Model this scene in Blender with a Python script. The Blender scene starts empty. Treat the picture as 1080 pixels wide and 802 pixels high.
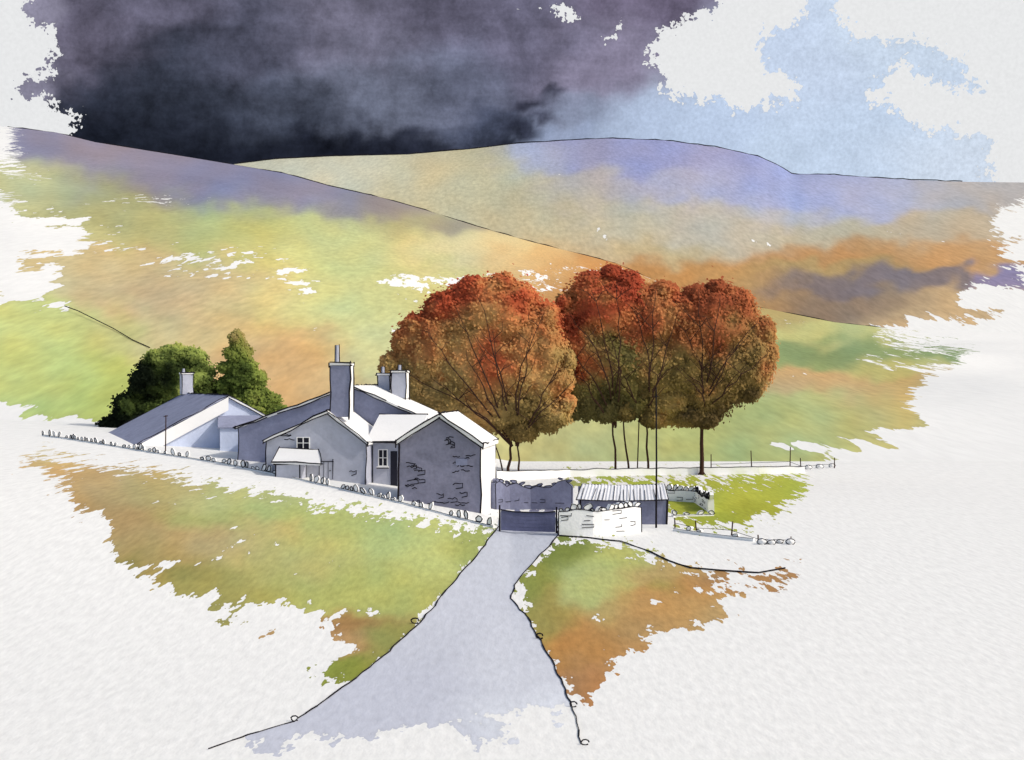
import bpy, math, random
import numpy as np
from mathutils import Vector, noise as mn
random.seed(7); rng = np.random.default_rng(5)
F, CX, CY, H = 1350.0, 540.0, 401.0, 7.5
C = bpy.context.scene.collection

def l1(v):
    v = v/255.0
    return v/12.92 if v <= .04045 else ((v+.055)/1.055)**2.4
def lin(c, k=1.0): return tuple(min(.95, l1(v)*k) for v in c)
def mute(c, s=.80):
    m = .3*c[0]+.59*c[1]+.11*c[2]
    return tuple(max(0, m+(v-m)*s) for v in c)
def W(px, py, d): return Vector(((px-CX)*d/F, d, H-(py-CY)*d/F))
def sstep(a, b, x):
    t = min(1, max(0, (x-a)/(b-a))); return t*t*(3-2*t)
def G(x, y):
    t = max(0.0, -x)
    return 4.6*(1-math.exp(-t/26))*sstep(28, 60, y)
def gp(px, py, lift=0.0):
    a, b = 8.0, 400.0
    for _ in range(50):
        m = (a+b)/2
        x = (px-CX)*m/F
        if CY+(H-G(x, m))*F/m > py: a = m
        else: b = m
    x = (px-CX)*a/F
    return Vector((x, a, G(x, a)+lift))

# ------------------------------------------------------------------ materials
def newmat(name):
    m = bpy.data.materials.new(name); m.use_nodes = True
    nt = m.node_tree; nt.nodes.clear()
    return m, nt, nt.nodes.new, nt.links.new
def mathn(nt, op, a, b=None, c=None, clamp=False):
    n = nt.nodes.new('ShaderNodeMath'); n.operation = op; n.use_clamp = clamp
    for i, v in enumerate((a, b, c)):
        if v is None: continue
        if isinstance(v, (int, float)): n.inputs[i].default_value = v
        else: nt.links.new(v, n.inputs[i])
    return n.outputs[0]
def noisen(nt, vec, scale, detail=4, rough=.5, dist=0.0):
    n = nt.nodes.new('ShaderNodeTexNoise'); n.inputs['Scale'].default_value = scale
    n.inputs['Detail'].default_value = detail; n.inputs['Roughness'].default_value = rough
    n.inputs['Distortion'].default_value = dist
    nt.links.new(vec, n.inputs['Vector']); return n.outputs['Fac']
def mulcol(nt, col, fac):
    n = nt.nodes.new('ShaderNodeVectorMath'); n.operation = 'SCALE'
    nt.links.new(col, n.inputs[0]); nt.links.new(fac, n.inputs['Scale']); return n.outputs[0]
def cen(nt, f, amp, base=1.0): return mathn(nt, 'MULTIPLY_ADD', mathn(nt, 'SUBTRACT', f, .5), amp, base)

def plain(name, rgb, k=1.0, mottle=.35, scale=.7, grain=5.0, bump=.35, rough=.95):
    m, nt, nn, ln = newmat(name)
    tc = nn('ShaderNodeTexCoord').outputs['Object']
    out = nn('ShaderNodeOutputMaterial'); b = nn('ShaderNodeBsdfPrincipled')
    b.inputs['Roughness'].default_value = rough; b.inputs['Specular IOR Level'].default_value = .1
    n1 = noisen(nt, tc, scale, 5, .6, .6); n2 = noisen(nt, tc, grain, 3, .6)
    f = mathn(nt, 'MULTIPLY', cen(nt, n1, mottle*3.6), cen(nt, n2, mottle*1.9))
    rgbn = nn('ShaderNodeRGB'); rgbn.outputs[0].default_value = (*lin(rgb, k), 1)
    ln(mulcol(nt, rgbn.outputs[0], f), b.inputs['Base Color'])
    bp = nn('ShaderNodeBump'); bp.inputs['Strength'].default_value = bump; bp.inputs['Distance'].default_value = .05
    ln(n2, bp.inputs['Height']); ln(bp.outputs[0], b.inputs['Normal'])
    ln(b.outputs[0], out.inputs[0]); return m

def washmat(name, mapscale, nscale, fscale, gscale, paper=(235, 235, 231), emit=False, rag=2.4, fleck=3.0, mott=.10, gran=.35, bump=.3, bdist=.05, streak=None, detail=6, nrough=.6, soft=.10, near=False, pg=.16, gd=1.5):
    m, nt, nn, ln = newmat(name)
    geo = nn('ShaderNodeNewGeometry').outputs['Position'] if not emit else nn('ShaderNodeTexCoord').outputs['Object']
    if near:     # ground grain lengthens gently with distance from the road end
        sp = nn('ShaderNodeSeparateXYZ'); ln(geo, sp.inputs[0]); cb = nn('ShaderNodeCombineXYZ')
        yy = mathn(nt, 'MULTIPLY', mathn(nt, 'LOGARITHM', mathn(nt, 'MAXIMUM', sp.outputs[1], 3.0), math.e), 7.5)
        ln(sp.outputs[0], cb.inputs[0]); ln(yy, cb.inputs[1]); geo = cb.outputs[0]
    mp = nn('ShaderNodeMapping'); mp.inputs['Scale'].default_value = mapscale; ln(geo, mp.inputs['Vector'])
    v = mp.outputs[0]
    out = nn('ShaderNodeOutputMaterial')
    aw = nn('ShaderNodeAttribute'); aw.attribute_name = 'wash'
    ae = nn('ShaderNodeAttribute'); ae.attribute_name = 'edge'
    n1 = noisen(nt, v, nscale, detail, nrough, .3); n2 = noisen(nt, v, gscale, gd, .55); n3 = noisen(nt, v, nscale*.7, 5, .6, .5); n4 = noisen(nt, v, fscale, 3, .62, .1)
    e = mathn(nt, 'ADD', cen(nt, n1, rag, 0.0), ae.outputs['Fac'])
    e = mathn(nt, 'ADD', cen(nt, n4, fleck, 0.0), e)
    e = mathn(nt, 'ADD', cen(nt, n2, 1.4, 0.0), e)
    mr = nn('ShaderNodeMapRange'); mr.interpolation_type = 'SMOOTHSTEP'; mr.inputs['From Min'].default_value = 0; mr.inputs['From Max'].default_value = soft
    ln(e, mr.inputs['Value'])
    rim = nn('ShaderNodeMapRange'); rim.inputs['From Min'].default_value = 0; rim.inputs['From Max'].default_value = .35
    rim.inputs['To Min'].default_value = .92; rim.inputs['To Max'].default_value = 1.0
    ln(e, rim.inputs['Value'])
    f = mathn(nt, 'MULTIPLY', cen(nt, n3, mott*5), cen(nt, n4, gran*.6))
    f = mathn(nt, 'MULTIPLY', f, cen(nt, n2, gran*1.8))
    f = mathn(nt, 'MULTIPLY', f, rim.outputs[0])
    if streak:
        mp2 = nn('ShaderNodeMapping'); mp2.inputs['Rotation'].default_value = streak[0]; mp2.inputs['Scale'].default_value = streak[1]; ln(geo, mp2.inputs['Vector'])
        ns = noisen(nt, mp2.outputs[0], 1.0, 5, .58, .15)
        nb = noisen(nt, v, nscale*.7, 9, .70, .15)
        bw = nn('ShaderNodeRGBToBW'); ln(aw.outputs['Color'], bw.inputs[0])
        am = mathn(nt, 'MAXIMUM', mathn(nt, 'MULTIPLY_ADD', bw.outputs[0], -2.6, 1.0), .08)
        f = mathn(nt, 'MULTIPLY', f, mathn(nt, 'MAXIMUM', mathn(nt, 'MULTIPLY_ADD', mathn(nt, 'MULTIPLY', mathn(nt, 'SUBTRACT', ns, .5), streak[2]), am, 1.0), .15))
        f = mathn(nt, 'MULTIPLY', f, mathn(nt, 'MAXIMUM', mathn(nt, 'MULTIPLY_ADD', mathn(nt, 'MULTIPLY', mathn(nt, 'SUBTRACT', nb, .5), 3.0), am, 1.0), .2))
    wc = mulcol(nt, aw.outputs['Color'], f)
    pc = nn('ShaderNodeRGB'); pc.outputs[0].default_value = (*lin(paper), 1)
    pcm = mulcol(nt, pc.outputs[0], cen(nt, n2, pg))
    mx = nn('ShaderNodeMix'); mx.data_type = 'RGBA'
    ln(mr.outputs[0], mx.inputs[0]); ln(pcm, mx.inputs[6]); ln(wc, mx.inputs[7])
    if emit:
        b = nn('ShaderNodeEmission'); ln(mx.outputs[2], b.inputs[0]); b.inputs[1].default_value = 1.0
        m.cycles.emission_sampling = 'NONE'
    else:
        b = nn('ShaderNodeBsdfPrincipled'); b.inputs['Roughness'].default_value = .95; b.inputs['Specular IOR Level'].default_value = .05
        ln(mx.outputs[2], b.inputs['Base Color'])
        bp = nn('ShaderNodeBump'); bp.inputs['Strength'].default_value = bump; bp.inputs['Distance'].default_value = bdist
        ln(n2, bp.inputs['Height']); ln(bp.outputs[0], b.inputs['Normal'])
    ln(b.outputs[0], out.inputs[0]); return m

def leafmat(name):
    m, nt, nn, ln = newmat(name)
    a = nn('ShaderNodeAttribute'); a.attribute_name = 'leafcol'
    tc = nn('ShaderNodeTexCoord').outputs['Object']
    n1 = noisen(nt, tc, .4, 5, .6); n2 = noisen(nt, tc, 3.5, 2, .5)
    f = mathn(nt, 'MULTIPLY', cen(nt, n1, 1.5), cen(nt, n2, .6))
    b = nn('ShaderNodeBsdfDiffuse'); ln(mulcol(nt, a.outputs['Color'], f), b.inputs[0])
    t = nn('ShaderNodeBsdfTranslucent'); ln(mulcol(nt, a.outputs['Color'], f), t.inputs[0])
    mx = nn('ShaderNodeMixShader'); mx.inputs[0].default_value = .25; ln(b.outputs[0], mx.inputs[1]); ln(t.outputs[0], mx.inputs[2])
    o = nn('ShaderNodeOutputMaterial'); ln(mx.outputs[0], o.inputs[0]); return m

M = dict(
    ink=plain('ink', (34, 31, 36), mottle=.1), bark=plain('bark', (66, 46, 38), mottle=.15),
    white=plain('limewash_and_lit_sides', (244, 243, 240), mottle=.03, bump=.15), whiteroof=plain('pale_slate', (238, 238, 236), mottle=.03),
    slate=plain('shaded_slate', (146, 150, 172), mottle=.2), gablelight=plain('pale_render', (186, 189, 202), mottle=.13),
    gablemid=plain('grey_render', (140, 144, 168), mottle=.2), dark=plain('dark_stone', (134, 134, 152), mottle=.26),
    bluegable=plain('blue_render', (206, 215, 236), mottle=.08), stone=plain('pale_stone', (250, 250, 248), mottle=.03),
    darkwall=plain('shaded_stone', (124, 127, 150), mottle=.26), gate=plain('painted_boards', (100, 103, 132), mottle=.26),
    glass=plain('dark_glass', (44, 44, 54), mottle=.2, rough=.3), leaf=leafmat('leaf'), shedroof=plain('weathered_tin', (222, 223, 226), mottle=.10))

# ------------------------------------------------------------------ mesh builder
ORG = {}
class MB:
    def __init__(s): s.v = []; s.f = []; s.m = []
    def face(s, pts, mat=0):
        i = len(s.v); s.v += [Vector(p) for p in pts]; s.f.append(tuple(range(i, i+len(pts)))); s.m.append(mat)
    def hexa(s, p, mat=0):
        i = len(s.v); s.v += [Vector(q) for q in p]
        for q in ((0, 3, 2, 1), (4, 5, 6, 7), (0, 1, 5, 4), (1, 2, 6, 5), (2, 3, 7, 6), (3, 0, 4, 7)):
            s.f.append(tuple(i+k for k in q)); s.m.append(mat)
    def prism(s, a, b, mat=0):
        i = len(s.v); n = len(a); s.v += [Vector(q) for q in a]+[Vector(q) for q in b]
        s.f.append(tuple(range(i, i+n))); s.m.append(mat); s.f.append(tuple(range(i+2*n-1, i+n-1, -1))); s.m.append(mat)
        for k in range(n):
            s.f.append((i+k, i+n+k, i+n+(k+1) % n, i+(k+1) % n)); s.m.append(mat)
    def tube(s, pts, r0, r1=None, mat=0, n=5, closed=False):
        pts = [Vector(p) for p in pts]
        if r1 is None: r1 = r0
        if closed: pts = pts+[pts[0]]
        L = len(pts); i0 = len(s.v)
        for k, p in enumerate(pts):
            t = (pts[min(k+1, L-1)]-pts[max(k-1, 0)])
            if closed and k in (0, L-1): t = pts[1]-pts[L-2]
            if t.length < 1e-6: t = Vector((0, 0, 1))
            t.normalize(); a = t.cross(Vector((.13, .97, .21))); a = a.normalized() if a.length > .05 else t.cross(Vector((1, 0, 0))).normalized()
            b = t.cross(a); r = r0+(r1-r0)*k/max(1, L-1)
            for j in range(n):
                w = 2*math.pi*j/n; s.v.append(p+a*(r*math.cos(w))+b*(r*math.sin(w)))
        for k in range(L-1):
            for j in range(n):
                a0 = i0+k*n+j; a1 = i0+k*n+(j+1) % n
                s.f.append((a0, a1, a1+n, a0+n)); s.m.append(mat)
        s.f.append(tuple(i0+j for j in range(n))[::-1]); s.m.append(mat); s.f.append(tuple(i0+(L-1)*n+j for j in range(n))); s.m.append(mat)
    def build(s, name, mats, parent=None, org=None, smooth=False):
        o0 = ORG[parent.name] if parent else (Vector(org) if org is not None else Vector((0, 0, 0)))
        me = bpy.data.meshes.new(name); me.from_pydata([tuple(p-o0) for p in s.v], [], s.f)
        for mt in (mats if isinstance(mats, (list, tuple)) else [mats]): me.materials.append(mt)
        me.polygons.foreach_set('material_index', s.m)
        me.update(); o = bpy.data.objects.new(name, me); C.objects.link(o)
        if parent: o.parent = parent
        else: o.location = o0
        ORG[o.name] = o0; return o
def thing(name, loc, label, cat, group=None):
    o = bpy.data.objects.new(name, None); C.objects.link(o); o.location = loc; o.empty_display_size = .3
    ORG[o.name] = Vector(loc); tag(o, label, cat, group); return o
def tag(o, label, cat, group=None):
    o['label'] = label; o['category'] = cat
    if group: o['group'] = group
    return o
def wob(pts, amp, step):
    out = []
    for a, b in zip(pts[:-1], pts[1:]):
        a, b = Vector(a), Vector(b); n = max(1, int((b-a).length/step))
        for k in range(n):
            p = a.lerp(b, k/n); p += Vector((random.uniform(-1, 1), random.uniform(-1, 1)*.3, random.uniform(-1, 1)))*amp; out.append(p)
    out.append(Vector(pts[-1])); return out

# ------------------------------------------------------------------ washes on surfaces
def blobcol(px, py, blobs, sat, gain):
    num = np.zeros((len(px), 3)); den = np.zeros(len(px))+1e-9
    for b in blobs:
        x, y, sx, sy, c = b
        q = ((px-x)/sx)**2+((py-y)/sy)**2
        w = np.exp(-q)+1e-3/(1+q)**2
        num += w[:, None]*np.array(lin(mute(c, sat), gain)); den += w
    return num/den[:, None]
def sdist(px, py, poly):
    d2 = np.full(len(px), 1e12); ins = np.zeros(len(px), bool); n = len(poly)
    for i in range(n):
        x0, y0 = poly[i]; x1, y1 = poly[(i+1) % n]; ex, ey = x1-x0, y1-y0
        t = np.clip(((px-x0)*ex+(py-y0)*ey)/(ex*ex+ey*ey+1e-9), 0, 1)
        d2 = np.minimum(d2, (px-x0-t*ex)**2+(py-y0-t*ey)**2)
        c = ((y0 > py) != (y1 > py)) & (px < (x1-x0)*(py-y0)/(y1-y0+1e-12)+x0); ins ^= c
    return np.where(ins, 1, -1)*np.sqrt(d2)
def grid(name, P, px, py, polys, blobs, specks, mat, warp=14, sat=.82, top=1.5, gain=1.0, bloom=0.0):
    R, K = P.shape[:2]; V = P.reshape(-1, 3)
    me = bpy.data.meshes.new(name); i = np.arange(R*K).reshape(R, K)
    f = np.stack([i[:-1, :-1], i[:-1, 1:], i[1:, 1:], i[1:, :-1]], -1).reshape(-1, 4)
    me.from_pydata(V.tolist(), [], f.tolist()); me.polygons.foreach_set('use_smooth', [True]*len(f))
    px = px.reshape(-1); py = py.reshape(-1)
    def nz(s, o): return np.array([mn.noise((a*s, b*s*1.4, o)) for a, b in zip(px, py)])
    wx = nz(.02, 3.1)*warp+nz(.06, 5.5)*warp*.6; wy = nz(.021, 9.7)*warp*.8+nz(.065, 1.7)*warp*.5
    col = blobcol(px+wx, py+wy, blobs, sat, gain)
    if bloom:      # pigment pools towards rust in places and olive in others
        b1 = nz(.012, 7.3)+.6*nz(.034, 4.1); b2 = nz(.016, 2.2)
        col = col*(1+bloom*np.stack([b1*.55, b1*.05, -b1*.55], 1))*(1-bloom*.45*np.abs(b2))[:, None]
    e = np.full(len(px), -99.0)
    for p in polys: e = np.maximum(e, sdist(px, py, p))
    e = np.clip(e/16, -2.2, top)
    for (x, y, sx, sy, a) in specks: e -= a*np.exp(-((px-x)/sx)**2-((py-y)/sy)**2)
    a = me.attributes.new('wash', 'FLOAT_COLOR', 'POINT'); a.data.foreach_set('color', np.concatenate([col, np.ones((len(px), 1))], 1).astype(np.float32).ravel())
    a = me.attributes.new('edge', 'FLOAT', 'POINT'); a.data.foreach_set('value', e.astype(np.float32))
    me.materials.append(mat); o = bpy.data.objects.new(name, me); C.objects.link(o); ORG[o.name] = Vector((0, 0, 0)); o['kind'] = 'structure'; return o
PXC = np.concatenate([np.linspace(-2600, -100, 30), np.arange(-60, 1150, 5.0), np.linspace(1200, 3700, 30)])

# ---- sky dome
pys = np.concatenate([np.linspace(520, 240, 6), np.arange(225, -60, -5.0), np.linspace(-90, -1600, 16)])
PX, PY = np.meshgrid(PXC, pys)
D = np.stack([PX-CX, np.full_like(PX, F), CY-PY], -1); D /= np.linalg.norm(D, axis=-1, keepdims=True)
P = D*5200; P[..., 2] += H
skypoly = [
    [(26, -1700), (30, 10), (48, 30), (60, 55), (52, 76), (22, 86), (18, 104), (58, 110), (82, 122), (78, 145), (60, 260), (640, 260), (1046, 260), (1044, 160), (1046, 146), (1000, 138), (950, 122), (925, 100), (925, 78), (960, 72), (1010, 96), (1035, 92), (1010, 60), (970, 38), (940, 44), (900, 38), (882, 12), (880, -60), (870, -60), (848, 0), (838, 25), (800, 36), (795, 60), (838, 92), (830, 108), (770, 108), (715, 100), (700, 80), (692, 55), (706, 30), (745, 14), (765, -10), (765, -1700)]]
skyb = [(120, 125, 60, 40, (36, 41, 54)), (170, 90, 60, 45, (46, 51, 64)), (210, 150, 80, 22, (28, 32, 44)), (330, 157, 100, 12, (32, 36, 50)), (430, 155, 80, 10, (38, 42, 56)), (100, 140, 40, 14, (24, 28, 40)), (230, 125, 60, 24, (42, 47, 60)),
        (260, 50, 60, 40, (78, 80, 98)), (300, 110, 70, 26, (68, 74, 90)), (370, 40, 60, 40, (112, 110, 130)), (400, 90, 60, 30, (108, 114, 134)), (480, 85, 50, 30, (98, 103, 124)), (90, 40, 40, 40, (104, 100, 120)), (160, 5, 60, 18, (100, 98, 118)),
        (470, 20, 60, 30, (96, 94, 114)), (560, 40, 60, 40, (104, 102, 124)), (640, 60, 45, 40, (136, 130, 154)), (680, 10, 50, 20, (112, 104, 128)), (560, 108, 22, 6, (36, 38, 54)), (548, 138, 20, 5, (34, 36, 52)), (592, 98, 12, 5, (44, 46, 64)), (575, 122, 10, 4, (50, 52, 72)), (610, 118, 34, 12, (122, 128, 152)), (510, 140, 30, 10, (70, 77, 98)), (520, 125, 24, 8, (68, 74, 94)),
        (600, 142, 30, 10, (150, 163, 193)), (660, 125, 45, 22, (174, 190, 217)), (740, 130, 60, 22, (186, 203, 229)), (820, 70, 60, 40, (198, 213, 236)), (900, 150, 80, 35, (194, 211, 234)),
        (1000, 160, 60, 30, (206, 218, 234)), (960, 20, 60, 40, (202, 217, 236)), (40, 95, 24, 14, (140, 137, 158)), (40, 20, 20, 30, (142, 139, 160))]
skyspk = [(592, 12, 18, 11, 1.7), (604, 22, 10, 6, 1.2), (640, 40, 14, 7, 1.5), (652, 28, 10, 8, 1.3), (300, 5, 8, 4, 1.2), (860, 15, 14, 10, .5), (705, 60, 24, 24, .6), (780, 108, 20, 10, .5), (545, 10, 6, 4, 1.5), (570, 6, 14, 5, 1.3), (660, 70, 10, 8, .9)]
sky = grid('sky', P, PX, PY, skypoly, skyb, skyspk, washmat('sky_wash', (.01, .01, .01), 1.0, 3.4, 8, paper=(232, 233, 234), emit=True, rag=3.2, fleck=2.8, mott=.04, gran=.24, streak=((0, math.radians(-38), 0), (.0010, .003, .0075), 2.1), pg=.17, gd=2.5), warp=22, sat=.98)

# ---- far fell
def interp(pts, x): return np.interp(x, [p[0] for p in pts], [p[1] for p in pts])
def sm(pts, x, w=110):
    x = np.asarray(x, float); return sum(interp(pts, x+o)*g for o, g in zip(np.linspace(-w, w, 9), np.array([1, 2, 3, 4, 5, 4, 3, 2, 1])/25))
def ridge(pts, x, t, w=110):
    k = np.clip((t-.55)/.45, 0, 1)**1.5; return interp(pts, x)*k+sm(pts, x, w)*(1-k)
farR = [(-2600, 260), (-600, 230), (0, 196), (200, 180), (250, 173), (290, 168), (350, 165), (430, 163), (500, 157), (540, 152), (600, 148), (640, 146), (700, 148), (760, 156), (800, 165), (822, 175), (836, 184), (870, 184), (960, 190), (1020, 192), (1100, 193), (1400, 205), (3700, 270)]
def farz(px, d):
    t = (d-950)/1650
    zr = H-(ridge(farR, px, np.clip(t, 0, 1))-CY)*2600/F
    return np.where(d <= 2600, zr*t, zr*(1-(d-2600)/1500))
ds = np.concatenate([np.geomspace(950, 2600, 90), np.array([2650, 2800, 3200, 4000])])
PX, DD = np.meshgrid(PXC, ds); Z = farz(PX, DD)
P = np.stack([(PX-CX)*DD/F, DD, Z], -1); PY = CY+(H-Z)*F/DD
farb = [(340, 180, 90, 25, (208, 202, 172)), (480, 200, 70, 35, (200, 192, 152)), (570, 160, 26, 12, (176, 182, 204)), (620, 158, 50, 14, (152, 157, 198)), (720, 162, 70, 16, (150, 155, 199)), (790, 188, 60, 18, (154, 160, 200)),
        (870, 200, 55, 16, (162, 168, 204)), (940, 204, 40, 14, (172, 178, 206)), (720, 198, 80, 14, (170, 172, 196)), (820, 225, 60, 10, (178, 176, 178)), (620, 205, 40, 20, (180, 176, 168)), (560, 235, 60, 20, (198, 188, 150)), (660, 240, 60, 25, (194, 184, 154)), (760, 240, 60, 20, (190, 178, 156)), (600, 262, 40, 12, (202, 174, 126)),
        (850, 248, 70, 14, (186, 174, 144)), (730, 284, 50, 11, (192, 138, 76)), (870, 268, 60, 9, (186, 134, 78)), (980, 266, 60, 9, (196, 152, 100)), (800, 292, 40, 12, (178, 142, 90)), (700, 262, 40, 10, (194, 172, 120)),
        (860, 300, 45, 10, (116, 106, 108)), (940, 300, 45, 8, (124, 116, 122)), (900, 322, 70, 10, (138, 118, 98)), (1000, 325, 50, 12, (200, 172, 128)), (1015, 205, 50, 12, (176, 174, 174)), (1010, 240, 50, 15, (188, 172, 144)), (1068, 296, 14, 8, (140, 130, 162)), (780, 318, 50, 12, (174, 136, 86)), (850, 285, 60, 6, (172, 146, 92))]
farpoly = [[(-3000, 100), (3000, 100), (1095, 170), (1090, 208), (1058, 222), (1052, 240), (1075, 252), (1068, 270), (1085, 290), (1080, 305), (1020, 308), (1010, 322), (1060, 326), (1040, 336), (960, 338), (930, 350), (930, 420), (-3000, 420)]]
farspk = [(630, 243, 22, 10, 1.0), (990, 250, 26, 12, 1.0), (590, 182, 26, 8, .9), (1045, 315, 25, 8, 1.3), (920, 190, 20, 6, .5), (800, 255, 40, 8, .8), (610, 255, 30, 8, .9), (940, 245, 20, 5, 1.0), (905, 262, 20, 4, .9), (1050, 260, 30, 30, .6)]
far = grid('far_fell', P, PX, PY, farpoly, farb, farspk, washmat('far_fell_wash', (1, .08, .9), .014, .07, .17, rag=2.0, fleck=3.0, mott=.05, gran=.32, bump=.22, bdist=1.6, gd=2.5), warp=18, sat=.9, bloom=.25)
mb = MB(); xs = np.arange(250, 1024, 9.0)
mb.tube([W(x, float(interp(farR, x))+random.uniform(-.7, .7)-.3, 2598) for x in xs], .95, mat=0, n=4)
mb.build('ridge_line', M['ink'], far)

# ---- near fell / hillside
nearR = [(-2600, 200), (-600, 150), (-60, 130), (10, 134), (60, 140), (100, 150), (150, 158), (200, 166), (260, 176), (300, 183), (350, 197), (400, 208), (450, 222), (500, 238), (560, 255), (620, 270), (650, 278), (700, 300), (760, 316), (820, 328), (880, 340), (935, 346), (1100, 352), (1500, 350), (3700, 380)]
D0, D1 = 117.0, 900.0
Gv = np.vectorize(G)
def hz(px, d):
    px = np.asarray(px, float); d = np.asarray(d, float)
    z0 = Gv((px-CX)*D0/F, np.full_like(px, D0))-.25
    t = (d-D0)/(D1-D0)
    zr = H-(ridge(nearR, px, np.clip(t, 0, 1), 60)-CY)*D1/F
    return np.where(d <= D1, z0+(zr-z0)*t, zr*(1-.9*(d-D1)/400))
def hp(px, py, lift=.2):
    a, b = D0, D1
    for _ in range(40):
        m = (a+b)/2
        if CY+(H-float(hz(px, m)))*F/m > py: a = m
        else: b = m
    return Vector(((px-CX)*a/F, a, float(hz(px, a))+lift))
ds = np.concatenate([np.geomspace(D0, D1, 120), np.array([915, 960, 1100, 1300])])
PX, DD = np.meshgrid(PXC, ds); Z = hz(PX, DD)
und = np.array([mn.noise((a*.006, b*.02, 1.0)) for a, b in zip(PX.ravel(), DD.ravel())]).reshape(PX.shape)
tt = np.clip((DD-D0)/(D1-D0), 0, 1); Z = Z+und*tt*(1-tt)*10
P = np.stack([(PX-CX)*DD/F, DD, Z], -1); PY = CY+(H-Z)*F/DD
hb = [(60, 158, 50, 14, (136, 132, 154)), (130, 178, 60, 18, (138, 133, 154)), (220, 192, 60, 20, (130, 127, 150)), (300, 204, 50, 16, (136, 131, 150)), (390, 220, 45, 10, (138, 130, 136)), (470, 240, 40, 8, (148, 136, 120)),
      (60, 195, 60, 16, (162, 162, 116)), (130, 222, 70, 16, (166, 166, 114)), (30, 195, 40, 20, (198, 204, 152)), (240, 245, 80, 22, (178, 184, 114)), (370, 260, 80, 25, (196, 198, 130)), (410, 240, 40, 12, (168, 165, 118)),
      (110, 285, 70, 22, (206, 184, 130)), (180, 310, 80, 25, (212, 180, 130)), (260, 300, 50, 20, (206, 188, 132)), (480, 265, 50, 16, (212, 192, 138)), (560, 278, 40, 12, (206, 170, 112)), (620, 285, 35, 12, (190, 136, 76)), (690, 308, 40, 12, (184, 136, 78)),
      (330, 320, 70, 22, (198, 202, 132)), (430, 300, 50, 20, (192, 190, 124)), (290, 375, 50, 35, (206, 170, 116)), (330, 400, 50, 30, (204, 168, 114)), (390, 370, 40, 30, (200, 202, 140)), (210, 350, 60, 20, (204, 184, 128)), (150, 245, 50, 10, (192, 186, 124)), (330, 280, 60, 10, (202, 204, 126)),
      (860, 350, 60, 10, (186, 188, 120)), (780, 335, 50, 10, (178, 160, 100)), (900, 370, 90, 10, (130, 152, 98)), (850, 374, 40, 10, (138, 158, 100)), (870, 405, 90, 13, (194, 158, 106)), (850, 450, 90, 25, (182, 187, 118)), (720, 470, 100, 25, (170, 180, 108)), (940, 388, 40, 8, (176, 180, 110)), (780, 440, 50, 14, (166, 174, 100)),
      (40, 390, 60, 50, (192, 203, 120)), (90, 420, 50, 30, (174, 188, 96)), (30, 340, 60, 18, (198, 207, 128)), (120, 350, 30, 20, (184, 190, 122)), (600, 470, 80, 25, (192, 188, 124)), (940, 430, 40, 30, (188, 178, 120))]
hpoly = [[(12, 60), (14, 172), (-20, 176), (-400, 176), (-400, 205), (0, 206), (30, 230), (80, 242), (70, 256), (26, 266), (22, 284), (52, 292), (42, 312), (70, 324), (30, 318), (-400, 312), (-400, 432), (0, 428), (60, 442), (110, 450), (160, 560), (850, 560), (868, 488), (895, 472), (955, 462), (978, 445), (962, 425), (978, 398), (1010, 382), (1022, 368), (965, 360), (932, 350), (938, 200), (940, 60)]]
hspk = [(250, 268, 60, 14, 1.05), (310, 290, 34, 18, 1.1), (240, 292, 60, 12, 1.0), (322, 315, 26, 16, 1.0), (430, 296, 40, 9, 1.2), (500, 296, 60, 8, 1.15), (570, 306, 40, 8, 1.15), (640, 285, 60, 8, 1.0), (40, 185, 30, 10, 1.0), (155, 210, 80, 9, 1.0), (720, 295, 70, 8, 1.0), (920, 380, 40, 7, 1.2), (950, 388, 30, 5, 1.2), (850, 470, 24, 8, 1.2), (100, 240, 50, 14, 1.0), (425, 345, 16, 16, 1.1), (410, 385, 14, 20, 1.0), (560, 290, 50, 12, .9), (100, 262, 50, 10, 1.0), (800, 470, 40, 5, .9), (225, 395, 16, 24, 1.0), (830, 340, 30, 8, .9), (440, 315, 40, 14, .9), (180, 280, 60, 14, .8), (940, 450, 30, 20, .6), (60, 290, 24, 20, .7), (960, 365, 50, 10, .6), (310, 395, 14, 20, .7), (340, 345, 30, 8, .8), (870, 395, 60, 6, .8)]
hill = grid('hillside', P, PX, PY, hpoly, hb, hspk, washmat('hillside_wash', (1, .16, .9), .05, .30, .85, rag=1.8, fleck=3.9, mott=.05, gran=.30, bump=.2, bdist=.3, detail=7, nrough=.64, gd=2.5), warp=18, sat=.9, bloom=.3)
mb = MB()
mb.tube([W(x, float(interp(nearR, x))+random.uniform(-.6, .6), 898) for x in np.arange(8, 938, 8.0)], .33, mat=0, n=4)
mb.build('ridge_line', M['ink'], hill)
mb = MB(); fl = [(68, 324), (82, 329), (100, 338), (120, 348), (140, 360), (158, 368)]
mb.tube([hp(x, y, .15) for x, y in fl], .07, mat=0, n=4); mb.build('field_boundary_line', M['ink'], hill)

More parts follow.
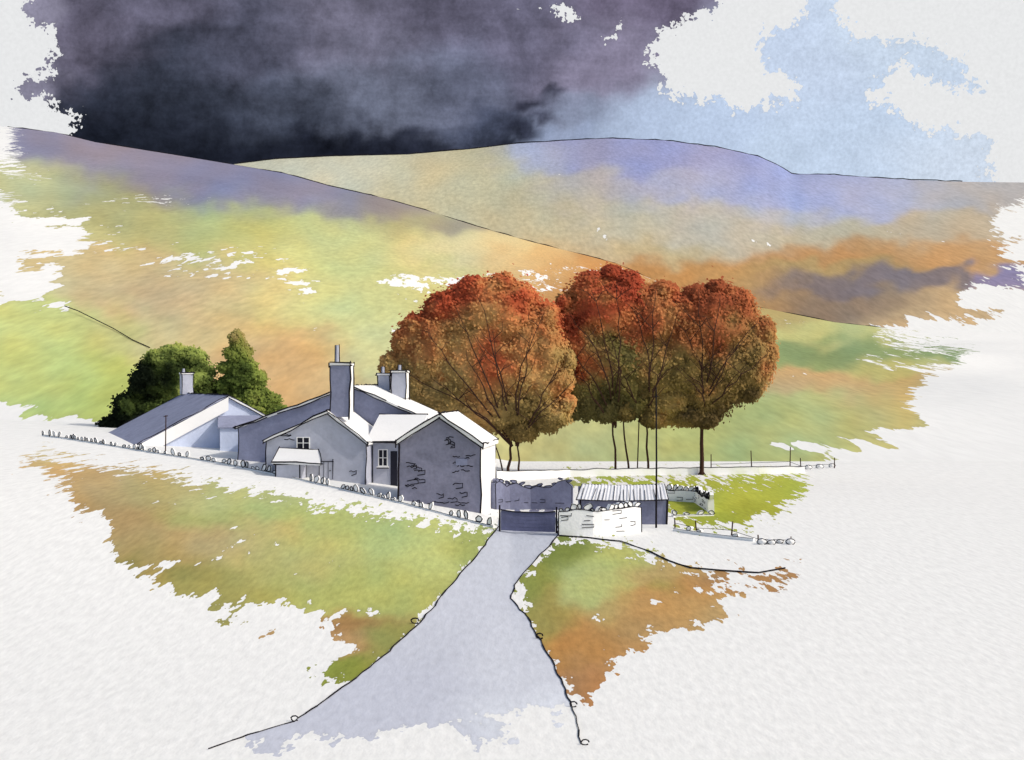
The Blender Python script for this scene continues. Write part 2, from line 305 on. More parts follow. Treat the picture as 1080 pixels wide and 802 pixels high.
# ---- ground
ds = np.concatenate([np.array([3, 7, 12, 16]), F*H/np.arange(560, 88, -4.0), np.array([118, 122, 130, 160, 300, 900, 2500, 5200])])
ds = np.unique(ds)
PX, DD = np.meshgrid(PXC, ds); X = (PX-CX)*DD/F
Z = Gv(X, DD)-2.5*np.clip((DD-118)/12, 0, 1)-4*np.clip((DD-130)/200, 0, 1)
P = np.stack([X, DD, Z], -1); PY = CY+(H-Z)*F/DD
gb = [(70, 500, 50, 20, (192, 162, 108)), (130, 550, 45, 28, (180, 146, 90)), (150, 590, 40, 22, (172, 150, 88)), (220, 575, 50, 16, (192, 162, 104)), (200, 545, 30, 12, (168, 168, 94)), (250, 520, 70, 14, (182, 186, 116)), (180, 510, 50, 14, (184, 166, 106)), (340, 550, 70, 20, (172, 184, 106)), (440, 580, 50, 25, (183, 192, 112)),
      (300, 590, 50, 22, (180, 178, 106)), (240, 620, 50, 18, (158, 152, 80)), (330, 625, 50, 18, (170, 178, 96)), (400, 620, 40, 22, (170, 178, 96)), (370, 655, 34, 10, (164, 118, 68)), (340, 680, 40, 10, (184, 144, 92)), (400, 680, 20, 20, (148, 148, 72)), (355, 712, 40, 12, (132, 144, 56)), (500, 580, 20, 20, (150, 164, 86)), (130, 600, 20, 12, (120, 122, 58)), (190, 605, 20, 10, (140, 138, 70)), (300, 560, 24, 8, (190, 166, 102)),
      (590, 580, 26, 16, (120, 136, 58)), (562, 610, 16, 20, (138, 148, 66)), (620, 612, 26, 18, (180, 190, 114)), (650, 590, 28, 12, (178, 188, 106)), (690, 604, 30, 10, (186, 160, 98)), (680, 650, 50, 18, (188, 146, 86)), (620, 680, 30, 20, (184, 134, 72)), (620, 725, 20, 20, (176, 128, 80)), (790, 615, 60, 10, (170, 130, 82)), (580, 650, 16, 20, (158, 146, 72)), (740, 640, 30, 16, (194, 158, 98)), (640, 645, 18, 10, (182, 164, 96)), (720, 625, 24, 10, (186, 140, 78)), (655, 700, 20, 14, (192, 142, 82)), (700, 620, 14, 8, (162, 156, 78)),
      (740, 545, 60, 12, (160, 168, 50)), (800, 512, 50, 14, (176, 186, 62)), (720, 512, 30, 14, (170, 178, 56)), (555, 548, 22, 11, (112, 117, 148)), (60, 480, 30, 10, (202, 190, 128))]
gpoly = [[(42, 477), (100, 490), (200, 505), (300, 524), (400, 542), (480, 555), (522, 563), (508, 584), (470, 632), (438, 664), (408, 690), (372, 720), (332, 716), (345, 702), (368, 684), (340, 666), (290, 664), (225, 652), (180, 632), (140, 614), (116, 592), (104, 560), (66, 524), (22, 492)],
         [(597, 566), (660, 575), (700, 592), (740, 603), (845, 602), (828, 636), (760, 655), (700, 682), (650, 716), (612, 744), (600, 735), (580, 700), (565, 670), (548, 640), (545, 615), (565, 590)],
         [(700, 503), (845, 499), (848, 518), (815, 545), (770, 556), (715, 557), (700, 530)], [(524, 538), (590, 538), (586, 560), (526, 560)], [(600, 503), (700, 503), (700, 512), (600, 512)]]
gspk = [(250, 560, 50, 10, 1.0), (160, 600, 50, 14, .9), (320, 645, 70, 12, 1.15), (240, 630, 70, 14, 1.0), (630, 650, 18, 9, 1.2), (700, 675, 70, 20, 1.1), (230, 590, 60, 10, 1.0), (800, 635, 60, 20, 1.0), (395, 650, 18, 9, 1.0), (760, 625, 70, 12, .8), (60, 505, 34, 14, .9), (110, 560, 16, 34, .9), (655, 712, 24, 24, .8), (260, 575, 36, 7, 1.1), (300, 655, 60, 14, .7), (360, 685, 24, 7, 1.1), (760, 520, 40, 6, .8), (690, 640, 12, 7, 1.2), (180, 530, 40, 8, .7), (350, 600, 40, 10, .7), (620, 690, 20, 20, .6)]
ground = grid('ground', P, PX, PY, gpoly, gb, gspk, washmat('ground_wash', (1, 1.35, 1), .38, 1.8, 4.8, near=True, rag=1.6, fleck=4.4, mott=.06, gran=.32, bump=.34, bdist=.045, detail=6, nrough=.62, pg=.30, gd=2.5), warp=14, sat=.88, bloom=.28)

# ---- road
le = [(527, 540), (525, 556), (508, 580), (480, 612), (458, 640), (438, 662), (410, 688), (375, 716), (340, 742), (310, 762), (262, 776), (220, 791), (120, 830), (-300, 960)]
re = [(584, 540), (589, 556), (588, 566), (566, 590), (545, 614), (539, 632), (556, 652), (570, 676), (584, 702), (596, 728), (605, 750), (613, 785), (640, 830), (760, 960)]
rows = np.concatenate([np.arange(540, 800, 4.0), np.arange(810, 960, 20.0)])
K = 50
lx = np.interp(rows, [p[1] for p in le], [p[0] for p in le]); rx = np.interp(rows, [p[1] for p in re], [p[0] for p in re])
P = np.zeros((len(rows), K, 3)); PX = np.zeros((len(rows), K)); PY = np.zeros((len(rows), K))
for i, y in enumerate(rows):
    for k in range(K):
        x = lx[i]+(rx[i]-lx[i])*k/(K-1); q = gp(x, y); P[i, k] = (q.x, q.y, q.z+.012); PX[i, k] = x; PY[i, k] = y
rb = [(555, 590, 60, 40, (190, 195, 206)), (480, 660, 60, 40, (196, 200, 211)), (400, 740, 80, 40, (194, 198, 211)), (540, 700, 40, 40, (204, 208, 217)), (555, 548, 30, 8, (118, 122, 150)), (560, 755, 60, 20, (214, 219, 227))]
rpoly = [[(500, 500), (620, 500), (700, 600), (650, 745), (602, 770), (590, 775), (560, 772), (545, 785), (500, 790), (470, 772), (430, 770), (395, 786), (330, 780), (290, 794), (262, 792), (250, 770), (200, 700), (300, 600)]]
road = grid('road', P[::-1], PX[::-1], PY[::-1], rpoly, rb, [(440, 782, 60, 10, .8), (560, 750, 60, 20, 1.7), (510, 750, 30, 14, 1.3), (300, 780, 50, 10, .6)], washmat('road_wash', (1, 1.35, 1), .35, 1.8, 4.8, near=True, rag=2.0, fleck=3.2, mott=.03, gran=.17, bump=.34, bdist=.045, nrough=.62, pg=.30, gd=2.5), warp=10, top=2.2)
mb = MB()
for pts in (le[1:12], re[1:12]):
    q = []
    for a, b in zip(pts[:-1], pts[1:]):
        for k in range(5):
            t = k/5; q.append(gp(a[0]+(b[0]-a[0])*t+random.uniform(-1.3, 1.3), a[1]+(b[1]-a[1])*t, .025))
    q.append(gp(*pts[-1], .025))
    for a, b in zip(q[:-1], q[1:]):
        w_ = random.uniform(.00042, .00075); mb.tube([a, b], w_*a.y, w_*b.y, n=4)
for (x, y) in ((311, 761), (438, 658), (605, 746), (569, 674), (617, 786)):
    c = gp(x, y); mb.tube([c+Vector((.0030*c.y*math.cos(a)*random.uniform(.8, 1.2), 0, .0022*c.y*(1+math.sin(a)))) for a in np.linspace(0, 5.6, 9)], .0006*c.y, n=4)
mb.build('verge_line', M['ink'], road)
mb = MB(); q = [(590, 566), (620, 568), (655, 572), (680, 580), (705, 592), (730, 600), (760, 603), (800, 605), (828, 600)]
pts = [gp(a, b, .03) for a, b in q]; mb.tube(wob(pts, .02, .8), .036, n=4); mb.build('verge_line', M['ink'], ground)

# ------------------------------------------------------------------ houses
class Fr:
    def __init__(s, px, d, th):
        s.x0, s.y0 = (px-CX)*d/F, d; t = math.radians(th); s.c, s.s = math.cos(t), math.sin(t)
    def uz(s, px, py):
        k = (px-CX)/F; u = (k*s.y0-s.x0)/(s.c-k*s.s); return u, H-(py-CY)*(s.y0+u*s.s)/F
    def P(s, u, v, z): return Vector((s.x0+u*s.c-v*s.s, s.y0+u*s.s+v*s.c, z))
    def q(s, px, py, v=0): u, z = s.uz(px, py); return s.P(u, v, z)
IR = .043
def ink(mb, pts, r=IR, mat=1, closed=False):
    pts = pts+([pts[0]] if closed else [])
    for a, b in zip(pts[:-1], pts[1:]):
        L = (b-a).length
        if L < 1e-3: continue
        d_ = (b-a)/L; o1 = d_*random.uniform(-.02, .24); o2 = d_*random.uniform(-.05, .24)   # strokes overshoot the corners
        q = wob([a-o1*.6, b+o2*.6], .06, .75); k = len(q)
        if k > 7 and random.random() < .5:
            c = random.randint(2, k-3); segs = [q[:c+1], q[c+1:]]
        else: segs = [q]
        for s_ in segs:
            if len(s_) > 1: mb.tube(s_, r*random.uniform(.6, 1.25), r*random.uniform(.6, 1.25), mat=mat, n=4)
def gable(par, fr, prof, L, wallmat, lm, rm, ground_z, t=.14, oh=.18, name_w='wall', marks=None):
    (a, za), (m, zm), (b, zb) = [fr.uz(*p) for p in prof]
    mb = MB(); g = ground_z
    f0 = [fr.P(a, 0, g), fr.P(b, 0, g), fr.P(b, 0, zb), fr.P(m, 0, zm), fr.P(a, 0, za)]
    f1 = [fr.P(a, L, g), fr.P(b, L, g), fr.P(b, L, zb), fr.P(m, L, zm), fr.P(a, L, za)]
    mb.prism(f0, f1, 0)
    for u, z in ((a, za), (b, zb)): ink(mb, [fr.P(u, -.01, g), fr.P(u, -.01, z)])
    ink(mb, [fr.P(b, L, g), fr.P(b, L, zb)])
    if marks: marks(mb, fr)
    w = mb.build(name_w, [wallmat, M['ink']], par)
    rb_ = MB()
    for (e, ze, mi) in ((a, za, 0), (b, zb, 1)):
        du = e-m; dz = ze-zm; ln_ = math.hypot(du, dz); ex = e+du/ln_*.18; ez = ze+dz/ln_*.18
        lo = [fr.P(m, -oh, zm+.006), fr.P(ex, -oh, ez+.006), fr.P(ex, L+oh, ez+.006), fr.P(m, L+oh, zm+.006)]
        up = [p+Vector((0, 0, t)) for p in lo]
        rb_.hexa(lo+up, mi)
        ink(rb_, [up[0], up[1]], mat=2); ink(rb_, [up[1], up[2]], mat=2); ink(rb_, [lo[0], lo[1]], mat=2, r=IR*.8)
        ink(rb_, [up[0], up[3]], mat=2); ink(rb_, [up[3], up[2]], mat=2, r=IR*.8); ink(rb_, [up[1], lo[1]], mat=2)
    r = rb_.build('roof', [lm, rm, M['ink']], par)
    return w, r
def box(mb, fr, u0, u1, v0, v1, z0, z1, mat=0, inked=None):
    p = [fr.P(u0, v0, z0), fr.P(u1, v0, z0), fr.P(u1, v1, z0), fr.P(u0, v1, z0)]
    q = [Vector((a.x, a.y, z1)) for a in p]; mb.hexa(p+q, mat)
    if inked is not None:
        ink(mb, [p[0], q[0]], mat=inked); ink(mb, [p[1], q[1]], mat=inked); ink(mb, [q[0], q[1]], mat=inked); ink(mb, [q[1], q[2]], mat=inked); ink(mb, [p[2], q[2]], mat=inked)
def chimney(par, fr, px0, px1, ytop, ybot, v, wmat, dep=.9, pot=None):
    fr2 = Fr(px0, fr.y0+v*fr.c, 0); fr2.c, fr2.s = fr.c, fr.s
    u0, zt = fr2.uz(px0, ytop); u1, _ = fr2.uz(px1, ytop); _, zb = fr2.uz(px0, ybot)
    mb = MB(); box(mb, fr2, u0, u1, 0, dep, zb, zt-.14, 0, 2)
    p = [fr2.P(u1+.004, .01, zb), fr2.P(u1+.004, dep-.01, zb), fr2.P(u1+.004, dep-.01, zt-.15), fr2.P(u1+.004, .01, zt-.15)]; mb.face(p, 1)  # stack's lit right flank painted as a white face
    box(mb, fr2, u0-.05, u1+.05, -.05, dep+.05, zt-.14, zt, 1, 2)
    ch = mb.build('chimney', [wmat, M['white'], M['ink']], par)
    if pot:
        for (px, yt) in pot:
            u, z = fr2.uz(px, yt); c = fr2.P(u, dep/2, zt); pm = MB()
            pm.tube([c, c+Vector((.01, 0, (z-zt)*.8)), c+Vector((.02, 0, z-zt))], .13, .11, 0, 8)
            pm.tube([c+Vector((-.14, -.05, 0)), c+Vector((-.12, -.05, z-zt))], .03, mat=1, n=4)
            pm.tube([c+Vector((.14, -.05, 0)), c+Vector((.12, -.05, z-zt+.05))], .025, mat=1, n=4)
            pm.build('chimney_pot', [M['gablelight'], M['ink']], ch)
    return ch
def window(par, fr, x0, y0, x1, y1, nx=2, ny=3, off=-.03):
    (a, zt), (b, _) = fr.uz(x0, y0), fr.uz(x1, y0); _, zb = fr.uz(x0, y1)
    mb = MB(); w = .05; fo = off-.05
    box(mb, fr, a, b, fo, -.004, zt-w, zt); box(mb, fr, a, b, fo, -.004, zb, zb+w)
    box(mb, fr, a, a+w, fo, -.004, zb+w, zt-w); box(mb, fr, b-w, b, fo, -.004, zb+w, zt-w)
    for k in range(1, nx):
        u = a+(b-a)*k/nx; box(mb, fr, u-.025, u+.025, fo, -.004, zb+w, zt-w)
    o = mb.build('window', M['white'], par)
    m2 = MB()
    for k in range(1, ny):
        z = zb+(zt-zb)*k/ny; box(m2, fr, a+w, b-w, fo-.004, fo+.02, z-.02, z+.02)
    m2.build('glazing_bar', M['white'], o)
    pn = MB(); box(pn, fr, a+w*.5, b-w*.5, off, -.002, zb+w*.5, zt-w*.5); pn.build('pane', M['glass'], o)
    sl = MB(); box(sl, fr, a-.08, b+.08, -.16, -.004, zb-.1, zb-.002, 0); sl.tube([fr.P(a-.08, -.17, zb-.1), fr.P(b+.08, -.17, zb-.1)], .03, mat=1, n=4); sl.build('sill', [M['white'], M['ink']], o)
    return o
def door(par, fr, x0, y0, x1, y1, mat):
    (a, zt), (b, _) = fr.uz(x0, y0), fr.uz(x1, y0); _, zb = fr.uz(x0, y1)
    mb = MB(); box(mb, fr, a, b, -.05, -.004, zb, zt); ink(mb, [fr.P(a, -.06, zb), fr.P(a, -.06, zt), fr.P(b, -.06, zt), fr.P(b, -.06, zb)], r=.03)
    for k in range(1, 3): u = a+(b-a)*k/3; mb.tube([fr.P(u, -.055, zb), fr.P(u, -.055, zt)], .015, mat=1, n=4)
    d = mb.build('door', [mat, M['ink']], par)
    h = MB(); h.tube([fr.P(b-.15, -.1, (zt+zb)/2), fr.P(b-.15, -.05, (zt+zb)/2)], .04); h.build('door_handle', M['ink'], d)
    return d
def squiggles(rects, n, seed):
    def f(mb, fr):
        r = random.Random(seed)
        for _ in range(n):
            x0, y0, x1, y1 = r.choice(rects); x = r.uniform(x0, x1); y = r.uniform(y0, y1)
            pts = []
            L = r.uniform(4, 12); k = 4
            for i in range(k+1): pts.append(fr.q(x+L*i/k, y+r.uniform(-1.1, 1.1), -.012))
            if r.random() < .35: pts.append(fr.q(x+L, y+r.uniform(3, 4), -.012)); pts.append(fr.q(x+L*.3, y+r.uniform(4, 5), -.012))
            mb.tube(pts, .024, mat=1, n=4)
    return f

# cottage on the left
loc = gp(205, 478); cot = thing('cottage', loc, 'low cottage at far left with blue grey gable and steep slate roof below dark conifers', 'cottage')
fr = Fr(240, 93, 27); gable(cot, fr, [(133, 476), (240, 419), (281, 441)], 14, M['bluegable'], M['slate'], M['whiteroof'], 1.5)  # shade of the left slope is put into its darker slate
a, za = fr.uz(133, 476); m_, zm = fr.uz(240, 419); b_, zb_ = fr.uz(281, 441)
bg = MB()
def bb(v, off): return [fr.P(a, v, za), fr.P(m_, v, zm), fr.P(m_, v, zm-off), fr.P(a+1.6, v, za-.15)]
bg.prism(bb(-.26, .95), bb(-.20, .95), 0)
bg.build('lit_slope_band', [M['white'], M['ink']], cot)  # broad white band added in place of a sunlit roof slope
chimney(cot, fr, 192, 204, 393, 416, 12.5, M['gablelight'], dep=.8, pot=[(195, 389)])
frL = Fr(250, 90.6, 12); a, z1 = frL.uz(232, 452); b, _ = frL.uz(272, 452)
mb = MB(); box(mb, frL, a, b, 0, 2.2, 1.5, z1, 0); mb.build('lean_to', [M['bluegable'], M['ink']], cot)
mb = MB(); lo = [frL.P(a-.15, -.15, z1+.005), frL.P(b+.15, -.15, z1+.005), frL.P(b+.15, 2.6, z1+.75), frL.P(a-.15, 2.6, z1+.75)]; up = [p+Vector((0, 0, .08)) for p in lo]
mb.hexa(lo+up, 0); mb.build('lean_to_roof', [M['slate'], M['ink']], cot)

# farmhouse
loc = gp(350, 508); fh = thing('farmhouse', loc, 'rambling farmhouse in the middle with white roofs, grey gables and tall chimneys', 'farmhouse')
frB3 = Fr(372, 83, -4); gable(fh, frB3, [(251, 452), (372, 409), (455, 446)], 9, M['gablemid'], M['whiteroof'], M['whiteroof'], .5)
frB1 = Fr(345, 76, -4); gable(fh, frB1, [(281, 466), (345, 436), (386, 468)], 6.6, M['gablelight'], M['whiteroof'], M['whiteroof'], .5, name_w='wing_wall',
                              marks=squiggles([(290, 458, 300, 470), (360, 460, 372, 500)], 4, 3))
frB2 = Fr(386, 77.6, -4); u0, ze = frB2.uz(386, 467); u1, _ = frB2.uz(440, 467)
mb = MB(); zt = 5.15; g = .3; V2 = 4.6; u0 += .03
mb.prism([frB2.P(u0, 0, g), frB2.P(u0, V2, g), frB2.P(u0, V2, zt), frB2.P(u0, 0, ze)], [frB2.P(u1, 0, g), frB2.P(u1, V2, g), frB2.P(u1, V2, zt), frB2.P(u1, 0, ze)], 0)
for x in (390, 393): mb.tube([frB2.q(x, 470, -.02), frB2.q(x, 512, -.02)], .03, mat=1, n=4)
mb.build('range_wall', [M['gablelight'], M['ink']], fh)
mb = MB(); lo = [frB2.P(u0, -.25, ze-.02), frB2.P(u1, -.25, ze-.02), frB2.P(u1, V2, zt+.02), frB2.P(u0, V2, zt+.02)]; up = [p+Vector((0, 0, .13)) for p in lo]
mb.hexa(lo+up, 0); ink(mb, [lo[0], lo[1]]); ink(mb, [up[0], up[1]], r=.03); ink(mb, [up[3], up[2]]); mb.build('range_roof', [M['whiteroof'], M['ink']], fh)
window(fh, frB2, 399, 474, 409, 492, 2, 2)
mb = MB(); box(mb, frB2, *[frB2.uz(x, 480)[0] for x in (412, 419)], -.05, -.004, 1.0, frB2.uz(412, 476)[1], 0); mb.build('doorway', M['glass'], fh)
frP = Fr(290, 74.3, -4); a, z1 = frP.uz(289, 489); b, _ = frP.uz(316, 489); c, _ = frP.uz(340, 492)
mb = MB(); box(mb, frP, a+.1, b, 0, 1.55, 1.0, z1, 0, 1); mb.build('porch', [M['gablelight'], M['ink']], fh)
mb = MB(); lo = [frP.P(a-.1, -.2, z1+.005), frP.P(c, -.2, z1-.1), frP.P(c-.6, 1.62, z1+.62), frP.P(a-.1, 1.62, z1+.72)]; up = [p+Vector((0, 0, .1)) for p in lo]
mb.hexa(lo+up, 0); ink(mb, [up[0], up[1], up[2], up[3]], closed=True); mb.build('porch_roof', [M['whiteroof'], M['ink']], fh)
window(fh, frB1, 313, 461, 327, 480, 2, 3); door(fh, frB1, 337, 487, 351, 506, M['gablelight'])
chimney(fh, frB1, 348, 369, 383, 440, .4, M['gablemid'], dep=1.0, pot=[(354, 364)])
chimney(fh, frB3, 398, 411, 394, 412, 8.0, M['gablelight'], dep=.8, pot=[(403, 387)])
chimney(fh, frB3, 413, 428, 391, 420, 7.0, M['gablelight'], dep=1.4, pot=[(420, 385)])

# barn
loc = gp(466, 546); barn = thing('stone_barn', loc, 'dark stone gabled barn beside the gate with white verge and bright side wall', 'barn')
frC = Fr(464, 69.5, -8)
w, r = gable(barn, frC, [(421, 468), (464, 441), (507, 471)], 5.2, M['dark'], M['whiteroof'], M['whiteroof'], -.4, t=.24, oh=.2,
      marks=squiggles([(424, 468, 448, 530), (476, 476, 492, 516), (450, 460, 475, 470), (430, 520, 488, 535), (424, 490, 445, 515)], 36, 11))
mb = MB(); b, zb = frC.uz(507, 471)
mb.face([frC.P(b+.005, .02, -.4), frC.P(b+.005, 5.18, -.4), frC.P(b+.005, 5.18, zb-.02), frC.P(b+.005, .02, zb-.02)]); mb.build('lit_side_wall', M['white'], barn)  # sunlit side put into the colour: white face over the dark stone
mb = MB()
a, zt = frC.uz(481, 484); b, _ = frC.uz(493, 484); box(mb, frC, a, b, -.06, -.004, zt-.35, zt); mb.build('vent_slot', M['gablemid'], barn)

# shed
loc = gp(655, 555); shed = thing('field_shed', loc, 'low grey shed with pale ribbed roof beside the telegraph pole', 'shed')
frD = Fr(655, 66.5, 0); a, z1 = frD.uz(612, 528); b, _ = frD.uz(704, 528)
mb = MB(); V2 = 2.2; zt = z1+.56; g = -.1
mb.prism([frD.P(a, 0, g), frD.P(a, V2, g), frD.P(a, V2, zt), frD.P(a, 0, z1)], [frD.P(b, 0, g), frD.P(b, V2, g), frD.P(b, V2, zt), frD.P(b, 0, z1)], 0)
ink(mb, [frD.P(a, -.01, g), frD.P(a, -.01, z1)]); ink(mb, [frD.P(b, -.01, g), frD.P(b, -.01, z1)])
mb.build('wall', [M['darkwall'], M['ink']], shed)
mb = MB(); n = 26; A = []; B = []
for k in range(n*2+1):
    u = a-.15+(b-a+.25)*k/(n*2); h = .03*(k % 2)+random.uniform(-.012, .012)-.06*math.sin(math.pi*k/(n*2))
    A.append(frD.P(u-.08, -.25, z1+.06+h)); B.append(frD.P(u*.93+.2, V2+.1, zt+.10+h))
for k in range(n*2):
    mb.face([A[k], A[k+1], B[k+1], B[k]])
for k in range(3, n*2, 3):
    if random.random() < .85:
        e = B[k].lerp(A[k], random.uniform(0, .45)); mb.tube([A[k]+Vector((0, 0, .02)), e+Vector((random.uniform(-.1, .1), 0, .02))], .016, mat=1, n=4)
mb.tube(A[::4]+[A[-1]], .03, mat=1, n=4); mb.tube(B[::6]+[B[-1]], .028, mat=1, n=4); mb.tube([A[0], B[0]], .028, mat=1, n=4); mb.tube([A[-1], B[-1]], .028, mat=1, n=4)
mb.build('roof', [M['shedroof'], M['ink']], shed)

# ------------------------------------------------------------------ dry stone walls
def stonewall(pts, h, label, mat, cope=True, th=.4, cs=(.28, .42), coursed=0, seed=1, gap=.0, cat='wall', group=None, ch=(.3, .5), inkr=.022, hv=.08, skip=0.0):
    r = random.Random(seed); mb = MB(); pts = [Vector(p) for p in pts]; c0 = pts[len(pts)//2]
    L = [0]
    for p, q in zip(pts[:-1], pts[1:]): L.append(L[-1]+(q-p).length)
    def at(s):
        s = min(max(s, 0), L[-1]-1e-4)
        for k in range(len(pts)-1):
            if s <= L[k+1]: t = (s-L[k])/(L[k+1]-L[k]); return pts[k].lerp(pts[k+1], t), (pts[k+1]-pts[k]).normalized()
    def hh_(s): return h*(1+hv*2*mn.noise((s*.9, seed, .3)))
    n = max(2, int(L[-1]/.4)); A = []
    for k in range(n+1):
        s_ = L[-1]*k/n; p, t = at(s_); nn = Vector((t.y, -t.x, 0)).normalized(); hh = hh_(s_)
        A.append((p-nn*th/2-Vector((0, 0, .3)), p+nn*th/2-Vector((0, 0, .3)), p+nn*th*.4+Vector((0, 0, hh)), p-nn*th*.4+Vector((0, 0, hh))))
    for x, y in zip(A[:-1], A[1:]):
        for i in range(4): mb.face([x[i], x[(i+1) % 4], y[(i+1) % 4], y[i]], 0)
    mb.face(A[0], 0); mb.face(A[-1][::-1], 0)
    for i in ((2, 3) if h > .15 else (2,)):
        mb.tube([q[i] for q in A], inkr*(1 if h > .15 else .6), mat=1, n=4)
    if h > .8: mb.tube([A[0][1]+Vector((0, 0, .3)), A[0][2]], inkr*1.2, mat=1, n=4); mb.tube([A[-1][1]+Vector((0, 0, .3)), A[-1][2]], inkr*1.2, mat=1, n=4)
    if cope:
        s = 0
        while s < L[-1]-.2:
            w = r.uniform(*cs); p, t = at(s+w/2); nn = Vector((t.y, -t.x, 0)).normalized(); hh = r.uniform(*ch); lean = r.uniform(-.16, .22)
            b0 = p+Vector((0, 0, hh_(s+w/2)-.02)); up = Vector((0, 0, hh))+t*lean
            prof = []
            for kk in range(7):
                a_ = 2*math.pi*kk/7+.39; prof.append((math.cos(a_)*w*.5*r.uniform(.65, 1.12), .5+.55*math.sin(a_)*r.uniform(.7, 1.12)))
            if r.random() > skip:
                ff = [b0+t*x+up*z+nn*(th*.3) for x, z in prof]; bk = [b0+t*x+up*z-nn*(th*.3) for x, z in prof]
                mb.prism(ff, bk, 0); e = nn*.012
                mb.tube([q+e for q in ff], inkr*r.uniform(.7, 1.4), mat=1, n=4, closed=True)
            s += w+(r.uniform(0, gap) if gap else 0)
    for row in range(coursed):
        s = r.uniform(0, .5)
        while s < L[-1]-.5:
            w = r.uniform(.25, .6); p, t = at(s); p2, _ = at(s+w); nn = Vector((t.y, -t.x, 0)).normalized()
            z = h*(row+.4)/(coursed+.3)+r.uniform(-.06, .06); hh = r.uniform(.1, .2)
            o_ = nn*(th/2+.005-th*.1*z/h)
            q = [p+o_+Vector((0, 0, z)), p2+o_+Vector((0, 0, z+r.uniform(-.04, .04))), p2+o_+Vector((0, 0, z+hh)), p+o_+Vector((0, 0, z+hh*r.uniform(.7, 1.1)))]
            if r.random() < .7: mb.tube(q if r.random() < .35 else q[:r.choice((2, 3))], inkr*.8, mat=1, n=4)
            s += w+r.uniform(.15, .8)
    o = mb.build('dry_stone_wall', [mat, M['ink']], None, org=c0); tag(o, label, cat, group); return o
stonewall([gp(x, y) for x, y in ((45, 460), (75, 464), (100, 468), (160, 478), (230, 489), (300, 503), (370, 519), (430, 533), (490, 549), (521, 557))], .1,
          'long low white stone wall with upright coping running below the cottage, farmhouse and barn', M['stone'], seed=3, gap=.38, ch=(.16, .46), cs=(.2, .5), th=.16, skip=.12, inkr=.026)
stonewall([gp(589, 565), gp(630, 565), gp(674, 561)], 1.25, 'white stone wall with drawn stones right of the gate, in front of the shed', M['stone'], coursed=4, seed=4, ch=(.16, .34), hv=.12, cs=(.2, .44))
stonewall([gp(520, 537), gp(535, 537), gp(560, 537), gp(604, 538)], 1.4, 'dark grey stone wall closing the yard behind the gate', M['darkwall'], coursed=1, seed=5, ch=(.1, .26), cs=(.25, .6), inkr=.02, hv=.22)
stonewall([gp(704, 528), gp(735, 530), gp(750, 540)], .7, 'short white stone wall stub curving right of the shed in the lime green field', M['stone'], coursed=2, seed=6, ch=(.25, .4))
stonewall([gp(523, 505), gp(600, 503), gp(700, 501), (gp(800, 500)), gp(848, 499)], .55, 'long plain white wall running behind the field under the autumn trees', M['stone'], cope=False, seed=7)
stonewall([gp(709, 545), gp(752, 544)], .08, 'row of low stones along the ground right of the telegraph pole', M['stone'], seed=8, ch=(.15, .3), gap=.4)
stonewall([gp(712, 560), gp(750, 566), gp(796, 571)], .14, 'low white wall with sparse coping running right from the telegraph pole along the field', M['stone'], seed=9, ch=(.14, .3), gap=1.1, skip=.35, th=.3)

# yard gate
g0, g1 = gp(527, 561), gp(587, 563); gt = thing('field_gate', (g0+g1)/2, 'dark blue grey boarded gate across the top of the road', 'gate')
t = (g1-g0); t.z = 0; Lg = t.length; t.normalize()
for k in range(5):
    mb = MB(); z = .08+k*.2; prev = None; a, b = g0+t*.06, g1-t*.06; tp_ = []
    for i in range(9):
        u = i/8; sag = -.10*math.sin(math.pi*u)*(k+1)/5+random.uniform(-.006, .006); p = a.lerp(b, u)
        cur = [p+Vector((0, -.03, z+sag)), p+Vector((0, .03, z+sag)), p+Vector((0, .03, z+.198+sag)), p+Vector((0, -.03, z+.198+sag))]
        tp_.append(p+Vector((0, -.05, z+.2+sag)))
        if prev:
            for j in range(4): mb.face([prev[j], prev[(j+1) % 4], cur[(j+1) % 4], cur[j]], 0)
        prev = cur
    if k == 4: mb.tube(wob(tp_, .02, .4), .032, mat=1, n=4)
    mb.build('rail', [M['gate'], M['ink']], gt)
for a in (g0, g1):
    mb = MB(); mb.tube([a-Vector((0, 0, .2)), a+Vector((0, 0, 1.3))], .05, .04, n=6); mb.build('gate_post', M['ink'], gt)

# telegraph pole
p = gp(692, 557); mb = MB(); tp = thing('telegraph_pole', p, 'tall thin black telegraph pole standing in front of the shed', 'pole')
mb.tube([p-Vector((0, 0, .3)), p+Vector((.02, 0, 3.5)), p+Vector((0, 0, (557-409)*p.y/F))], .055, .035, n=8); mb.build('shaft', M['ink'], tp)
mb = MB(); z = (557-414)*p.y/F; mb.tube([p+Vector((-.12, -.07, z-.2)), p+Vector((.12, -.07, z-.2))], .025, n=5); mb.build('insulator_bracket', M['ink'], tp)

p = gp(171, 479); mb = MB(); mb.tube([p+Vector((0, .8, -.2)), p+Vector((.03, .8, 2.5))], .045, .035, n=6); mb.tube([p+Vector((-.12, .8, 2.42)), p+Vector((.16, .8, 2.46))], .03, n=5)
tag(mb.build('clothes_post', M['bark'], None, org=p), 'thin dark post with short crossbar in front of the cottage gable', 'post')

